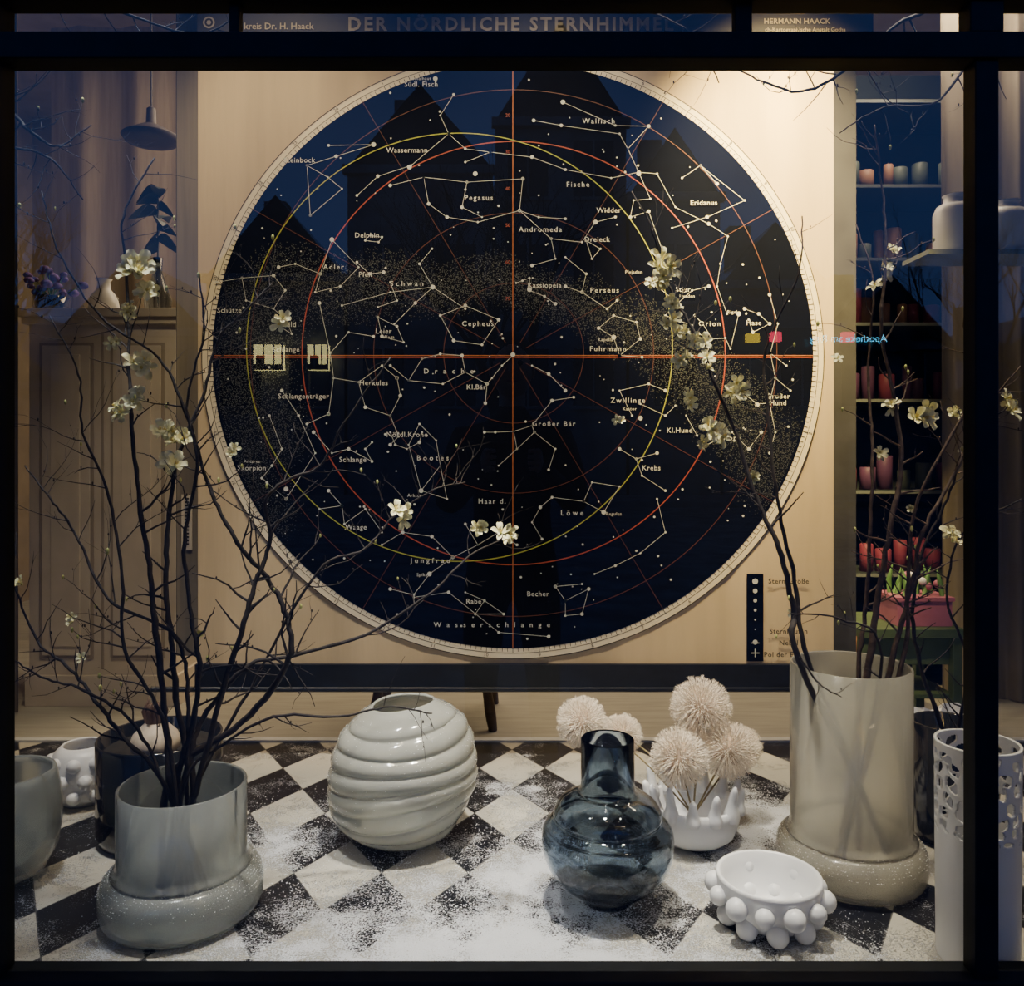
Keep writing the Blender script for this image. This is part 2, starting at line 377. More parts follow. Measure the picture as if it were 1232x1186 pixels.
for (x,y) in [(617,427),(450,175),(768,210),(524,96),(677,124),(521,346),(738,406),(888,378),(910,487),(507,590),(517,690),(726,616),(572,210),(493,202),(400,289),(637,349),(716,268),(770,503),(345,588)]:
    disc(x,y,2.8,'white',0.0076,12)
for i in range(230):
    a=random.uniform(0,6.283); r=350*math.sqrt(random.random())
    disc(CC[0]+r*math.cos(a),CC[1]+r*math.sin(a),random.choice([0.7,0.9,1.1,1.5]),'white',0.0072,6)
b.add([cp(898,690,0.004),cp(918,690,0.004),cp(918,795,0.004),cp(898,795,0.004)],[(3,2,1,0)],'navy')
for i,r in enumerate((3.5,2.8,2.2,1.7,1.2,.8)): disc(908,699+i*11.5,r,'white',0.005,12)
disc(908,772,3,'white',0.005,12); line([(903,773),(913,773)],'white',0.005,1)
line([(903,785),(913,785)],'white',0.005,1.2); line([(908,780),(908,790)],'white',0.005,1.2)
b.add([cp(238,14,0.004),cp(1050,14,0.004),cp(1050,46,0.004),cp(238,46,0.004)],[(3,2,1,0)],'header')
b.add([cp(238,46,0.0035),cp(1003,46,0.0035),cp(1003,49,0.0035),cp(238,49,0.0035)],[(3,2,1,0)],'cream')
ring(252,28,5,7,'goldtxt',0.005)
disc(252,28,3,'goldtxt',0.005,6)
texts=[]
def text(s,px,py,size,k,off,space=1.1,bold=0.0,rot=0.0):
    c=bpy.data.curves.new('t','FONT'); c.body=s; c.size=size*PX; c.align_x='CENTER'; c.align_y='CENTER'; c.space_character=space; c.resolution_u=2; c.offset=bold*PX
    ob=bpy.data.objects.new('t',c); scene.collection.objects.link(ob); texts.append((ob,px,py,k,off,rot))
labels=[("Südl. Fisch",507,103,0),("Walfisch",720,147,1),("Steinbock",361,194,0),("Wassermann",490,182,0),("Fische",695,223,1),("Pegasus",576,239,1),("Eridanus",846,245,0),("Widder",732,254,0),("Andromeda",650,277,1),("Delphin",442,284,0),("Dreieck",718,289,0),("Adler",402,322,1),("Pfeil",440,331,0),("Schwan",490,342,2),("Kassiopeia",655,344,0),("Perseus",727,350,1),("Stier",821,349,0),("Cepheus",575,390,1),("Leier",462,399,0),("Orion",853,390,1),("Hase",906,389,0),("Fuhrmann",731,420,1),("Schild",346,391,0),("Schütze",277,374,0),("Schlange",345,421,0),("Drache",540,447,3),("Kl.Bär",573,466,0),("Herkules",450,461,0),("Schlangenträger",366,477,0),("Zwillinge",755,482,1),("Großer Bär",666,510,1),("Nördl.Krone",490,523,0),("Kl.Hund",817,518,0),("Schlange",425,553,0),("Bootes",521,551,2),("Skorpion",304,563,0),("Krebs",783,563,0),("Großer",935,477,0),("Hund",935,485,0),("Einhorn",873,527,1),("Haar d.",592,603,1),("Löwe",688,617,2),("Waage",429,634,0),("Jungfrau",518,674,2),("Rabe",570,723,0),("Becher",647,714,0),("Wasserschlange",592,751,4)]
for s,x,y,sp in labels: text(s,x,y,8.6,'white',0.0078,[1.1,1.3,1.65,2.6,2.5][sp],0.04)
for s,x,y in [("Plejaden",762,328),("Hyaden",826,357),("Wega",468,406),("Rigel",880,376),("Kapella",728,409),("Kastor",757,492),("Antares",304,555),("Arktur",499,596),("Regulus",738,618),("Spika",508,691),("Fomalhaut",506,96)]: text(s,x,y,5.6,'white',0.0078,1.1)
text("DER NÖRDLICHE STERNHIMMEL",614,31,22,'goldtxt',0.006,1.27,0.6)
text("kreis Dr. H. Haack",336,33,11,'goldtxt',0.006,1.0,0.15)
text("HERMANN HAACK",958,27,9,'goldtxt',0.006,1.05,0.15)
text("ch-Kartographische Anstalt Gotha",968,37,7,'goldtxt',0.006,1.0)
for s,y in (("Stern-Größe",699),("Sternhaufen",759),("Nebel",773),("Pol der Ekliptik",787)): text(s,948,y,8.6,'ink',0.006,1.1,.12)
for i in range(36):
    a=math.radians(i*10+5); text(str((i%24)+1),CC[0]+365.3*KX*math.cos(a),CC[1]+365.3*KY*math.sin(a),6,'ink',0.0052,1,0.0,-a-math.pi/2 if math.sin(a)<0 else -a+math.pi/2)
for i,t_ in enumerate((20,30,40,50,60,70)): text(str(t_),611,140+i*44,6,'red',0.0078,1)
dg=bpy.context.evaluated_depsgraph_get(); dg.update()
for ob,px,py,k,off,rot in texts:
    me=bpy.data.meshes.new_from_object(ob.evaluated_get(dg))
    c,s=math.cos(rot),math.sin(rot); o_=cp(px,py,off)
    vs=[(o_.x+v.co.x*c-v.co.y*s,o_.y,o_.z+v.co.x*s+v.co.y*c) for v in me.vertices]
    b.add(vs,[tuple(p.vertices) for p in me.polygons],k)
for ob,*_ in texts: bpy.data.objects.remove(ob)
b.done(parent=chart)
b=MB('chart_rollers')
def rod(x0,x1,z,r,y=D,k='rod'):
    b.tube([(x0,y,z),(x1,y,z)],r,k,16)
b.box(WX(236,D),WX(1006,D),D-0.012,D+0.012,WZ(826,D),WZ(798,D),'rod')
rod(WX(184,D),WX(958,D),WZ(828,D),0.008,D-0.01)
b.box(WX(238,D),WX(1050,D),D-.002,D+.012,WZ(46,D),WZ(14,D),'rod')
rod(WX(180,D),WX(1050,D),WZ(6,D),0.02)
for x in (WX(300,D),WX(930,D)): b.tube([(x,D,WZ(6,D)+0.015),(x,D,3.0)],0.002,'ink',6)
b.done(0.002,parent=chart)

b=MB('backing_screen'); b.box(WX(212,2.52),WX(1030,2.52),2.52,2.535,WZ(790,2.5),3.0,'panel')
b.box(WX(214,2.52),WX(240,2.52),2.512,2.52,WZ(790,2.5),3.0,'curtain')
b.done()
b=MB('paper_label'); b.box(WX(217,2.5),WX(230,2.5),2.508,2.511,WZ(662,2.5),WZ(595,2.5),'cream'); 
for i in range(14): b.box(WX(221,2.5),WX(226,2.5),2.5065,2.508,WZ(601+i*4.2,2.5),WZ(599+i*4.2,2.5),'ink')
b.done()

# ---------------- vases ----------------
def arc(cx,cz,r,a0,a1,n=8,rz=None):
    rz=rz or r
    return [(cx+r*math.cos(math.radians(a0+(a1-a0)*i/n)),cz+rz*math.sin(math.radians(a0+(a1-a0)*i/n))) for i in range(n+1)]
def sgn(v,e): return math.copysign(abs(v)**e,v)
def grains(name,parent,fn,n):
    b=MB(name); vs=[];fs=[]
    for i in range(n):
        p=fn()
        if p is None: continue
        x,y,z=p; s=random.uniform(.0004,.0011); o=len(vs)
        vs.extend([(x-s,y,z),(x+s,y,z),(x,y-s,z),(x,y+s,z),(x,y,z+s),(x,y,z-s)])
        fs.extend([(o,o+2,o+4),(o+2,o+1,o+4),(o+1,o+3,o+4),(o+3,o,o+4)])
    b.add(vs,fs,'snow'); return b.done(parent=parent)
def stepped(name,px,d,R,r,ring_h,h,k,t=0.007):
    b=MB(name); rr=ring_h/2; X=WX(px,d); rx=0.034
    ringp=[]
    for i in range(17):
        a=math.radians(-82+164*i/16); ringp.append((R-rx+rx*sgn(math.cos(a),.75),rr+rr*sgn(math.sin(a),.75)))
    inring=[(R-rx+(rx-t)*sgn(math.cos(math.radians(q)),.75),rr+(rr-t)*sgn(math.sin(math.radians(q)),.75)) for q in (75,50,25,0,-25,-50,-75)]
    prof=[(0.0,0.002),(R-rx*1.3,0.0)]+ringp+[(r+0.010,ring_h+0.001),(r+0.003,ring_h+0.006),(r,ring_h+0.02),(r,h-0.004)]+arc(r-t/2,h-0.004,t/2,0,180,6)+[(r-t,ring_h+.02),(r-t+.002,ring_h-.004)]+inring+[(R-rx*1.3,t),(0.0,t+.002)]
    b.lathe(prof,k,96,(X,d,0)); ob=b.done(recalc=True)
    def fn():
        a=random.uniform(0,6.283); q=random.choice(ringp[9:]); 
        return (X+(q[0]+.0004)*math.cos(a),d+(q[0]+.0004)*math.sin(a),q[1]+.0005+random.uniform(-.001,.001))
    grains('snow_dusting',ob,fn,900)
    return ob
dL=1.636; XL=WX(220,dL)
stepped('stepped_glass_vase',220,dL,0.153,0.121,0.092,0.252,'opal3')
dR=1.779; XR=WX(1023,dR)
stepped('stepped_glass_vase',1023,dR,0.152,0.123,0.088,0.45,'opal2')
b=MB('ribbed_globe_vase'); d=1.96; prof=[(0,0.002),(0.085,0.0)]
zt=0.31; nr=8; rm=0.173; N_=150
body=[]
for i in range(N_+1):
    t=i/N_; z=0.004+t*(zt-0.004)
    ang=(t-0.46)/0.54 if t>0.46 else (t-0.46)/0.46
    base=rm*math.sqrt(max(0.0,1-abs(ang)**2.2*(0.80 if t>0.46 else 0.70)))
    ph=(t*nr+0.1)%1.0
    rib=0.010*(math.sin(math.pi*min(1,ph*1.0))**0.55)-0.007
    if t>0.9: rib*=max(0,(0.97-t)/0.07)
    body.append((base+rib,z))
prof+=body
rt=body[-1][0]
prof+=[(rt-0.004,zt+0.004),(rt-0.010,zt)]+[(max(0.02,r-0.010),z) for r,z in reversed(body[5:-3])]+[(0,0.02)]
cxr=WX(485,d)
def tilt(p):
    x,y,z=p; return (x,y,z+ (x-cxr)*0.10*min(1,z/0.06)*(1 if z<0.29 else 0.9)+0.006*math.sin(math.atan2(y-1.96,x-cxr)*2+z*30)*min(1,z/.06)*(1 if z<.27 else .3))
b.lathe(prof,'opal',96,(cxr,d,0),fn=tilt); rv=b.done(recalc=True)
def fn():
    a=random.uniform(0,6.283); i=random.randint(int(N_*.3),N_-5); ph=((i/N_)*nr+.1)%1
    if ph<.35: return None
    r,z=body[i]; p=tilt((cxr+r*math.cos(a),1.96+r*math.sin(a),z)); return (p[0]+.0005*math.cos(a),p[1]+.0005*math.sin(a),p[2]+.0005)
grains('snow_dusting',rv,fn,800)
b=MB('smoky_blue_vase'); d=1.67; cx=WX(731,d)
out=[(0.0,0.0),(0.042,0.0),(0.048,0.004),(0.046,0.012),(0.055,0.020),(0.085,0.036),(0.110,0.060),(0.125,0.085),(0.132,0.115),(0.131,0.140),(0.126,0.152),(0.115,0.163),(0.108,0.168),(0.109,0.176),(0.106,0.186),(0.095,0.200),(0.075,0.212),(0.060,0.219),(0.055,0.226),(0.0535,0.24),(0.0535,0.325)]
outs=[(p.x,p.y) for p in catmull([(r,z,0) for r,z in out[1:-2]],3)]
outs=[(0,0)]+outs+[out[-2],out[-1]]
inn=[(max(0.001,r-0.0045),z+ (0.006 if z<0.05 else (-0.002 if 0.15<z<0.222 else 0))) for r,z in reversed(outs[6:])]
b.lathe(outs+[(0.051,0.328)]+inn+[(0,0.016)],'blueglass',96,(cx,d,0)); b.done(recalc=True)
b=MB('bubble_bowl'); d=1.59; cx=WX(925,d); c=(cx,d,0)
b.lathe([(0,0.004),(0.045,0.003),(0.066,0.012),(0.084,0.034),(0.094,0.062),(0.0985,0.090),(0.098,0.095),(0.094,0.097),(0.0895,0.094),(0.086,0.072),(0.074,0.038),(0.055,0.018),(0.03,0.0125),(0,0.012)],'ceramic',72,c)
for i in range(12):
    a=2*math.pi*(i+0.3)/12; b.sphere((cx+0.101*math.cos(a),d+0.101*math.sin(a),0.062),0.0175+0.003*(i%2),'ceramic')
for i in range(9):
    a=2*math.pi*(i+0.6)/9; b.sphere((cx+0.080*math.cos(a),d+0.080*math.sin(a),0.022),0.0205,'ceramic')
bbw=b.done(recalc=True)
def fn():
    a=random.uniform(0,6.283); r=.040*math.sqrt(random.random()); return (WX(925,1.59)+r*math.cos(a),1.59+r*math.sin(a),.0150)
grains('snow_dusting',bbw,fn,400)
def coral(name,px,d,R,h):
    b=MB(name); cx=WX(px,d)
    b.lathe([(0,0.0),(R*0.45,0.0),(R*0.68,0.010),(R*0.86,h*0.26),(R*.97,h*0.58),(R*1.0,h*0.85),(R*0.98,h*.97),(R*0.94,h),(R*0.88,h*0.95),(R*0.85,h*0.6),(R*0.6,0.025),(0,0.02)],'ceramic',64,(cx,d,0))
    n=13
    for i in range(n):
        a=2*math.pi*(i+.3)/n; ca,sa=math.cos(a),math.sin(a); pts=[];rad=[]
        for j in range(10):
            t=j/9; r=R*(0.94+0.01*t+0.10*t*t); z=h*0.78+t*(h*0.22+0.038+0.010*(i%3))
            pts.append((cx+r*ca,d+r*sa,z)); rad.append([.014,.0175,.017,.0145,.012,.0105,.0095,.0088,.0075,.003][j])
        b.tube(pts,rad,'ceramic',12)
    return b.done(recalc=True)
coral('coral_bowl',834,1.93,0.107,0.098)
def globe_ball(b,c,r,n=620):
    b.sphere(c,r*0.55,'globe2',14,10)
    for i in range(n):
        ph=math.acos(1-2*(i+0.5)/n); th=math.pi*(1+5**0.5)*i+random.uniform(-.1,.1)
        dv=Vector((math.sin(ph)*math.cos(th),math.sin(ph)*math.sin(th),math.cos(ph)))
        L_=r*random.uniform(0.86,1.05); p0=Vector(c)+dv*r*0.5; p1=Vector(c)+dv*L_*0.92
        a=dv.orthogonal().normalized(); e=dv.cross(a)
        w=r*0.014
        vs=[p0+a*w,p0-a*w*0.5+e*w,p0-a*w*0.5-e*w,p1+a*w,p1-a*w*0.5+e*w,p1-a*w*0.5-e*w]
        b.add(vs,[(0,1,4,3),(1,2,5,4),(2,0,3,5)],'globe')
        w2=r*0.08; tip=p1; vs=[tip-dv*r*0.03]; fs=[]; off=random.random()*6
        for j in range(5):
            for q,rr_,hh in ((-.28,.45,.03),(0,1,.09),(.28,.45,.03)):
                an=off+2*math.pi*j/5+q
                vs.append(tip+a*math.cos(an)*w2*rr_+e*math.sin(an)*w2*rr_+dv*r*hh)
            o=1+3*j; fs.append((0,o,o+1,o+2))
        b.add(vs,fs,'globe')
b=MB('dried_globe_flowers')
balls=[(843,851,1.97,37),(817,912,1.87,36),(876,902,1.93,35),(700,868,1.98,31),(748,883,2.02,25),(893,897,2.03,24)]
for x,y,dd,r in balls:
    c=W(x,y,dd); globe_ball(b,c,r*dd/F)
    root=Vector((WX(834,1.93),1.93,0.06)); mid=root.lerp(c,.5); mid.z+=.03 if abs(c.x-root.x)>.15 else .0
    b.tube(catmull([root,mid,c],6),0.0022,'stem',6)
b.done()
def cylv(name,px,d,r,h,k,t=0.006,flare=0):
    b=MB(name)
    b.lathe([(0,0.001),(r*0.88,0.0),(r*0.97,0.008),(r,0.03),(r+flare,h-0.004)]+[(r+flare-t*0.3,h),(r+flare-t,h-0.003),(r-t,0.03),(0,0.02)],k,72,(WX(px,d),d,0)); return b.done(recalc=True)
cylv('black_cylinder_vase',193,1.97,0.140,0.235,'blackglass')
cylv('black_cylinder_vase',1140,1.95,0.078,0.272,'blackglass')
b=MB('amaryllis_bulb'); d=1.90; cx=WX(187,d); zb=0.198
b.lathe([(0,0),(0.014,0.0),(0.038,0.012),(0.052,0.03),(0.055,0.045),(0.048,0.062),(0.032,0.078),(0.02,0.09)],'bulb',32,(cx,d,zb))
b.lathe([(0.030,0.074),(0.022,0.088),(0.018,0.105),(0.020,0.125),(0.012,0.13),(0,0.128)],'bulbtop',20,(cx,d,zb))
for i in range(7):
    a=i*0.9; b.tube([(cx+0.015*math.cos(a),d+0.015*math.sin(a),zb+0.08),(cx+0.024*math.cos(a),d+0.024*math.sin(a),zb+0.115),(cx+0.02*math.cos(a+.4),d+0.02*math.sin(a),zb+0.14)],[0.005,0.006,0.001],'bulbtop',6)
b.lathe([(0.0,0.205),(0.125,0.205),(0.127,0.19)],'soil',40,(WX(193,1.97),1.97,0))
b.done()
b=MB('rounded_white_vase'); d=1.76
b.lathe([(0,0),(0.05,0),(0.085,0.02),(0.105,0.06),(0.113,0.11),(0.113,0.16),(0.106,0.205),(0.10,0.225),(0.095,0.227),(0.092,0.222),(0.10,0.17),(0.098,0.1),(0.07,0.03),(0,0.02)],'opal3',64,(WX(3,d),d,0)); b.done(recalc=True)
b=MB('knobbed_vase'); d=2.15; cx=WX(100,d)
b.lathe([(0,0),(0.045,0),(0.07,0.03),(0.08,0.08),(0.07,0.13),(0.05,0.15),(0.045,0.148),(0.06,0.12),(0.07,0.08),(0.05,0.02),(0,0.01)],'ceramic',40,(cx,d,0))
for r_ in range(3):
    for i in range(9):
        a=2*math.pi*(i+0.5*(r_%2))/9; rr=0.072 if r_!=1 else 0.08
        b.sphere((cx+rr*math.cos(a),d+rr*math.sin(a),0.035+0.04*r_),0.017,'ceramic',12,8)
b.done()
b=MB('lattice_cutout_vase'); d=1.485; cx=WX(1176,d); r=0.067; hh=0.385
holes=[]
rows=[(0.365,0.009,11),(0.343,0.011,11),(0.317,0.013,12),(0.290,0.012,12),(0.266,0.010,13),(0.246,0.008,14),(0.230,0.004,15)]
random.seed(3)
for ri,(zc,hz,nh) in enumerate(rows):
    for i in range(nh):
        a=2*math.pi*(i+0.5*(ri%2)+random.uniform(-.18,.18))/nh
        holes.append((a,zc+random.uniform(-.004,.004),math.pi/nh*random.uniform(.55,.78),hz,random.uniform(-.5,.5)))
nu,nv=260,220
vs=[];fs=[]
for j in range(nv+1):
    z=hh*j/nv
    for i in range(nu):
        a=2*math.pi*i/nu; rr=r+(0.003*(z/hh))
        vs.append((cx+rr*math.cos(a),d+rr*math.sin(a),z))
def inhole(a,z):
    for (ha,hz,wa,wz,tl) in holes:
        da=(a-ha+math.pi)%(2*math.pi)-math.pi
        dz=z-hz-da*r*tl
        if abs(da/wa)**2.6+abs(dz/wz)**2.6<1: return True
    return False
for j in range(nv):
    z=hh*(j+.5)/nv
    for i in range(nu):
        a=2*math.pi*(i+.5)/nu
        if z>0.22 and inhole(a,z): continue
        fs.append((j*nu+i,j*nu+(i+1)%nu,(j+1)*nu+(i+1)%nu,(j+1)*nu+i))
b.add(vs,fs,'ceramic',True)
b.lathe([(0,0.004),(r-0.001,0.004)],'ceramic',60,(cx,d,0))
ob=b.done(); md=ob.modifiers.new('s','SOLIDIFY'); md.thickness=0.005; md.offset=-1
random.seed(11)
b=MB('plaster_rock')
for (px,dd,rr,sz) in ((1105,2.4,0.07,1.5),(1140,2.45,0.08,1.3),(1085,2.35,0.045,1.0)):
    cx=WX(px,dd); vs=[];fs=[];nu,nv=18,12
    for i in range(nv+1):
        t=math.pi*i/nv
        for j in range(nu):
            a=2*math.pi*j/nu; q=rr*(1+0.22*math.sin(3*a+2*t+px)+0.15*math.sin(7*a)*math.sin(5*t))
            vs.append((cx+q*math.sin(t)*math.cos(a),dd+q*math.sin(t)*math.sin(a),max(0.0,rr*sz*0.6+q*sz*math.cos(t)*0.8)))
    for i in range(nv):
        for j in range(nu): fs.append((i*nu+j,(i+1)*nu+j,(i+1)*nu+(j+1)%nu,i*nu+(j+1)%nu))
    b.add(vs,fs,'ceramic',False)
b.done()

# ---------------- branches ----------------
def blossom(b,p,size,kind='petal'):
    ax=Vector((random.uniform(-1,1),random.uniform(-1.8,-0.3),random.uniform(-.4,1))).normalized()
    a=ax.orthogonal().normalized(); e=ax.cross(a); off=random.random()*6; opn=random.uniform(0.1,0.8)
    for layer in (0,1):
        n=5 if layer==0 else 3
        for j in range(n):
            an=off+2*math.pi*j/n+layer*.6+random.uniform(-.15,.15); o=a*math.cos(an)+e*math.sin(an); t=ax.cross(o)
            sc=size*(random.uniform(.85,1.15) if layer==0 else .65); op=min(1,opn+layer*.35); wsc=random.uniform(.75,1.0)
            vs=[]
            for (l,w) in [(0.0,0.05),(0.3,0.20),(0.65,0.36),(0.95,0.34),(1.15,0.14)]:
                th=op*1.25*min(1,l*1.4)
                fwd=l*math.cos(th*.8); up=l*math.sin(th*.8)-(0.14 if l>1 else 0)
                for s_ in(-1,0,1):
                    vs.append(p+(o*fwd+ax*(up+(0.22*w if s_ else -0.05))+t*w*wsc*s_)*sc)
            fs=[]
            for i in range(4):
                for s_ in (0,1): q=i*3+s_; fs.append((q,q+1,q+4,q+3))
            b.add(vs,fs,kind,True)
    for j in range(7):
        an=j*0.9; o=a*math.cos(an)+e*math.sin(an)
        b.tube([p,p+(ax*0.5+o*0.15)*size],[size*0.02,size*0.03],'stamen',4)
    b.sphere(p-ax*size*0.05,size*0.16,'petal2',8,6)
def bud(b,p,s,k='petal2'):
    b.sphere(p,s,k,8,6,(0.7,0.7,1.3))
def grow(b,p,dirv,L_,r,depth,k):
    n=max(3,int(L_/0.022)); pts=[p.copy()]; rad=[r]; d_=dirv.normalized()
    for i in range(n):
        d_=(d_+Vector((random.uniform(-.38,.38),random.uniform(-.25,.25),random.uniform(-.30,.36)))).normalized()
        pts.append(pts[-1]+d_*L_/n); rad.append(r*(1-0.70*(i+1)/n))
    for q in pts:
        if q.y<G+0.05: q.y=G+0.05
        if q.y>D-0.04: q.y=D-0.04
    b.tube(pts,rad,k,5)
    for i in range(1,n,2):
        if random.random()<0.5: bud(b,pts[i]+Vector((random.uniform(-.003,.003),0,.003)),random.uniform(.0014,.0026),k)
    if random.random()<.12: bud(b,pts[-1],random.uniform(.003,.005),'petal2')
    if depth>0:
        for i in range(1,n):
            if random.random()<0.27:
                nd=(pts[i+1]-pts[i]).normalized()+Vector((random.choice([-1,1])*random.uniform(.5,1.2),random.uniform(-.3,.3),random.uniform(-.4,.8)))
                grow(b,pts[i],nd,L_*random.uniform(.3,.65),rad[i]*0.65,depth-1,k)
def branch(b,P,d0,d1,r0,r1,k='bark',twigs=0.3,tl=0.15,root=None,dep=1):
    n=len(P); pts=[W(x,y,d0+(d1-d0)*i/(n-1)+0.015*math.sin(i*2.1)) for i,(x,y) in enumerate(P)]
    r0*=1.2; r1*=1.35
    if root is not None: pts=[Vector(root)]+pts
    C=catmull(pts,7)
    C=[c+Vector((random.uniform(-.002,.002),random.uniform(-.002,.002),random.uniform(-.0015,.0015))) if 0<i<len(C)-1 else c for i,c in enumerate(C)]
    N_=len(C); rad=[(r0+(r1-r0)*(i/(N_-1)))*random.uniform(.9,1.15) for i in range(N_)]
    b.tube(C,rad,k,7)
    for i in range(int(N_*0.22),N_-1):
        if random.random()<twigs*1.3:
            t=(C[i+1]-C[i]).normalized(); sd=random.choice([-1,1])
            nd=t*0.5+Vector((t.z*sd,random.uniform(-.4,.4),-t.x*sd*0.8+0.2))
            grow(b,C[i],nd,random.uniform(.35,1.05)*tl,rad[i]*0.55,dep,k)
    return C
b=MB('flowering_branches')
def rl(dx,dy=0,z=0.04): return (XL+dx,dL+dy,z)
branch(b,[(207,950),(200,880),(188,760),(180,680),(166,590),(158,500),(155,420),(152,330),(148,260),(186,190)],1.62,1.75,.0062,.0012,twigs=.22,root=rl(.02))
branch(b,[(232,950),(214,850),(207,780),(200,700),(203,620),(215,545),(243,480),(262,410),(296,372),(328,340)],1.66,1.72,.0058,.0012,twigs=.25,root=rl(-.02,.02))
branch(b,[(240,935),(262,850),(290,760),(308,700),(325,650),(320,600),(350,575),(385,560),(420,500),(470,430)],1.60,1.65,.0055,.001,twigs=.25,root=rl(-.03,-.01))
branch(b,[(213,945),(232,870),(240,800),(230,740),(222,650),(238,560),(225,480),(245,400),(240,330)],1.64,1.58,.0055,.001,twigs=.25,root=rl(0.01,-.03))
branch(b,[(196,940),(152,890),(120,850),(85,805),(45,770),(18,700),(20,640)],1.66,1.75,.0045,.001,twigs=.28,root=rl(.03,.02))
branch(b,[(225,925),(250,855),(300,800),(345,790),(440,763),(520,712),(565,668),(612,645)],1.66,1.80,.0055,.001,twigs=.25,root=rl(-.04,0))
branch(b,[(205,935),(290,870),(345,800),(347,750),(325,700),(290,660),(262,610),(247,570),(225,500),(190,430),(120,380),(70,300),(50,230)],1.66,1.62,.0060,.0009,twigs=.22,root=rl(-.05,.01))
branch(b,[(222,940),(262,900),(330,862),(410,862),(470,850),(520,858)],1.60,1.62,.0035,.001,twigs=.25,tl=.12,root=rl(-.03,-.02))
branch(b,[(198,945),(160,870),(100,830),(50,815),(12,790)],1.60,1.50,.0035,.001,twigs=.3,root=rl(.05,0))
branch(b,[(225,945),(225,820),(205,760),(130,720),(90,640),(60,600),(30,560)],1.64,1.7,.004,.001,twigs=.25,root=rl(.0,.03))
branch(b,[(236,945),(300,830),(380,690),(440,660),(470,625),(520,590),(560,580)],1.7,1.85,.0035,.0009,twigs=.25,root=rl(-.04,.02))
branch(b,[(210,945),(195,860),(150,780),(148,700),(132,600),(100,520),(95,450),(60,380)],1.60,1.58,.0038,.001,twigs=.28,root=rl(.02,-.03))
for (x,y,s,n) in [(165,320,15,6),(175,352,10,4),(152,376,9,3),(168,436,12,4),(165,477,11,4),(145,495,9,4),(200,525,11,4),(216,524,11,3),(207,556,11,5),(342,388,9,2),(283,543,7,2),(480,619,10,3),(608,640,10,4),(578,636,9,2),(85,745,6,2),(98,791,6,1),(20,700,9,3),(238,762,6,1),(135,415,7,2)]:
    for i in range(n): blossom(b,W(x+random.uniform(-1,1)*s*.7*(n>1),y+random.uniform(-1,1)*s*.7*(n>1),1.68-0.012*i),s*1.7/F*1.1,'petal' if (i or y<660 or x<120) else 'petal2')
b.done()
b=MB('flowering_branches')
def rr_(dx,dy=0,z=0.05): return (XR+dx,dR+dy,z)
branch(b,[(1046,800),(1056,720),(1070,640),(1085,560),(1076,480),(1060,400),(1066,300),(1060,220),(1052,150)],1.78,1.72,.0065,.001,'bark2',.22,.14,rr_(-.02))
branch(b,[(1072,800),(1098,700),(1110,640),(1148,570),(1180,500),(1228,440)],1.78,1.74,.0055,.001,'bark2',.25,.14,rr_(.0,.03))
branch(b,[(1034,800),(1041,740),(1047,640),(1050,540),(1045,440),(1050,340),(1030,270)],1.80,1.85,.005,.001,'bark2',.22,.14,rr_(.02))
branch(b,[(962,795),(955,735),(938,660),(910,600),(885,520),(860,460),(832,395),(803,340),(782,270),(760,230)],1.70,1.82,.0058,.001,'bark',.25,.15,rr_(.08,0))
branch(b,[(975,800),(957,700),(935,600),(925,500),(921,420),(960,330),(965,260)],1.74,1.80,.0048,.001,'bark',.25,.14,rr_(.07,-.02))
branch(b,[(1085,800),(1093,700),(1105,600),(1170,470),(1160,380),(1175,300)],1.78,1.62,.0045,.001,'bark2',.25,.14,rr_(-.04,-.03))
branch(b,[(1060,790),(1010,745),(950,738)],1.72,1.70,.003,.001,'bark',.3,.08,rr_(-.03,-.04))
branch(b,[(962,790),(985,822),(1012,838)],1.66,1.60,.002,.0008,'bark',.2,.05)
for (x,y,s,n) in [(800,314,13,5),(795,335,9,4),(810,366,9,3),(806,386,9,3),(817,402,9,3),(820,431,9,3),(850,436,9,3),(830,482,9,3),(886,465,11,4),(860,519,12,5),(840,535,8,2),(744,508,6,2),(907,571,8,2),(784,343,8,2),(1070,301,8,2),(1067,325,9,3),(1075,491,9,2),(1110,498,13,4),(1055,340,8,2),(1095,611,6,1),(1148,645,10,3),(1214,486,11,3),(1008,431,6,1),(1060,545,8,2),(955,738,6,1),(1150,497,8,2),(1160,540,7,1),(842,410,9,2)]:
    for i in range(n): blossom(b,W(x+random.uniform(-1,1)*s*.7*(n>1),y+random.uniform(-1,1)*s*.7*(n>1),1.77-0.012*i),s*1.75/F*1.1,'petal')
b.done()
b=MB('flowering_branches')
branch(b,[(1136,890),(1110,810),(1098,740),(1112,660),(1140,600),(1165,530),(1225,480)],1.93,1.75,.005,.001,'bark',.25,.14,(WX(1140,1.95),1.95,0.04))
branch(b,[(1150,890),(1165,800),(1140,720),(1160,640),(1230,600)],1.95,1.7,.004,.001,'bark',.3,.14,(WX(1140,1.95)+.01,1.95,0.04))
b.done()
b=MB('hanging_and_reflected_twigs')
branch(b,[(1240,-120),(1130,0),(1080,30),(1010,90),(960,110),(910,95),(868,72)],1.6,1.55,.004,.0008,'bark',.35,.16,dep=2)
branch(b,[(1240,-100),(1180,40),(1130,120),(1060,130),(1010,160)],1.62,1.6,.003,.0008,'bark',.35,.14,dep=2)
branch(b,[(700,-160),(760,-10),(830,40),(865,100)],1.6,1.6,.0025,.0008,'bark',.3,.12,dep=1)
branch(b,[(-60,60),(0,120),(40,160),(70,175),(110,150)],1.58,1.6,.004,.0008,'bark',.45,.14,dep=2)  # this and the next branch are added, standing in for a tree's reflection
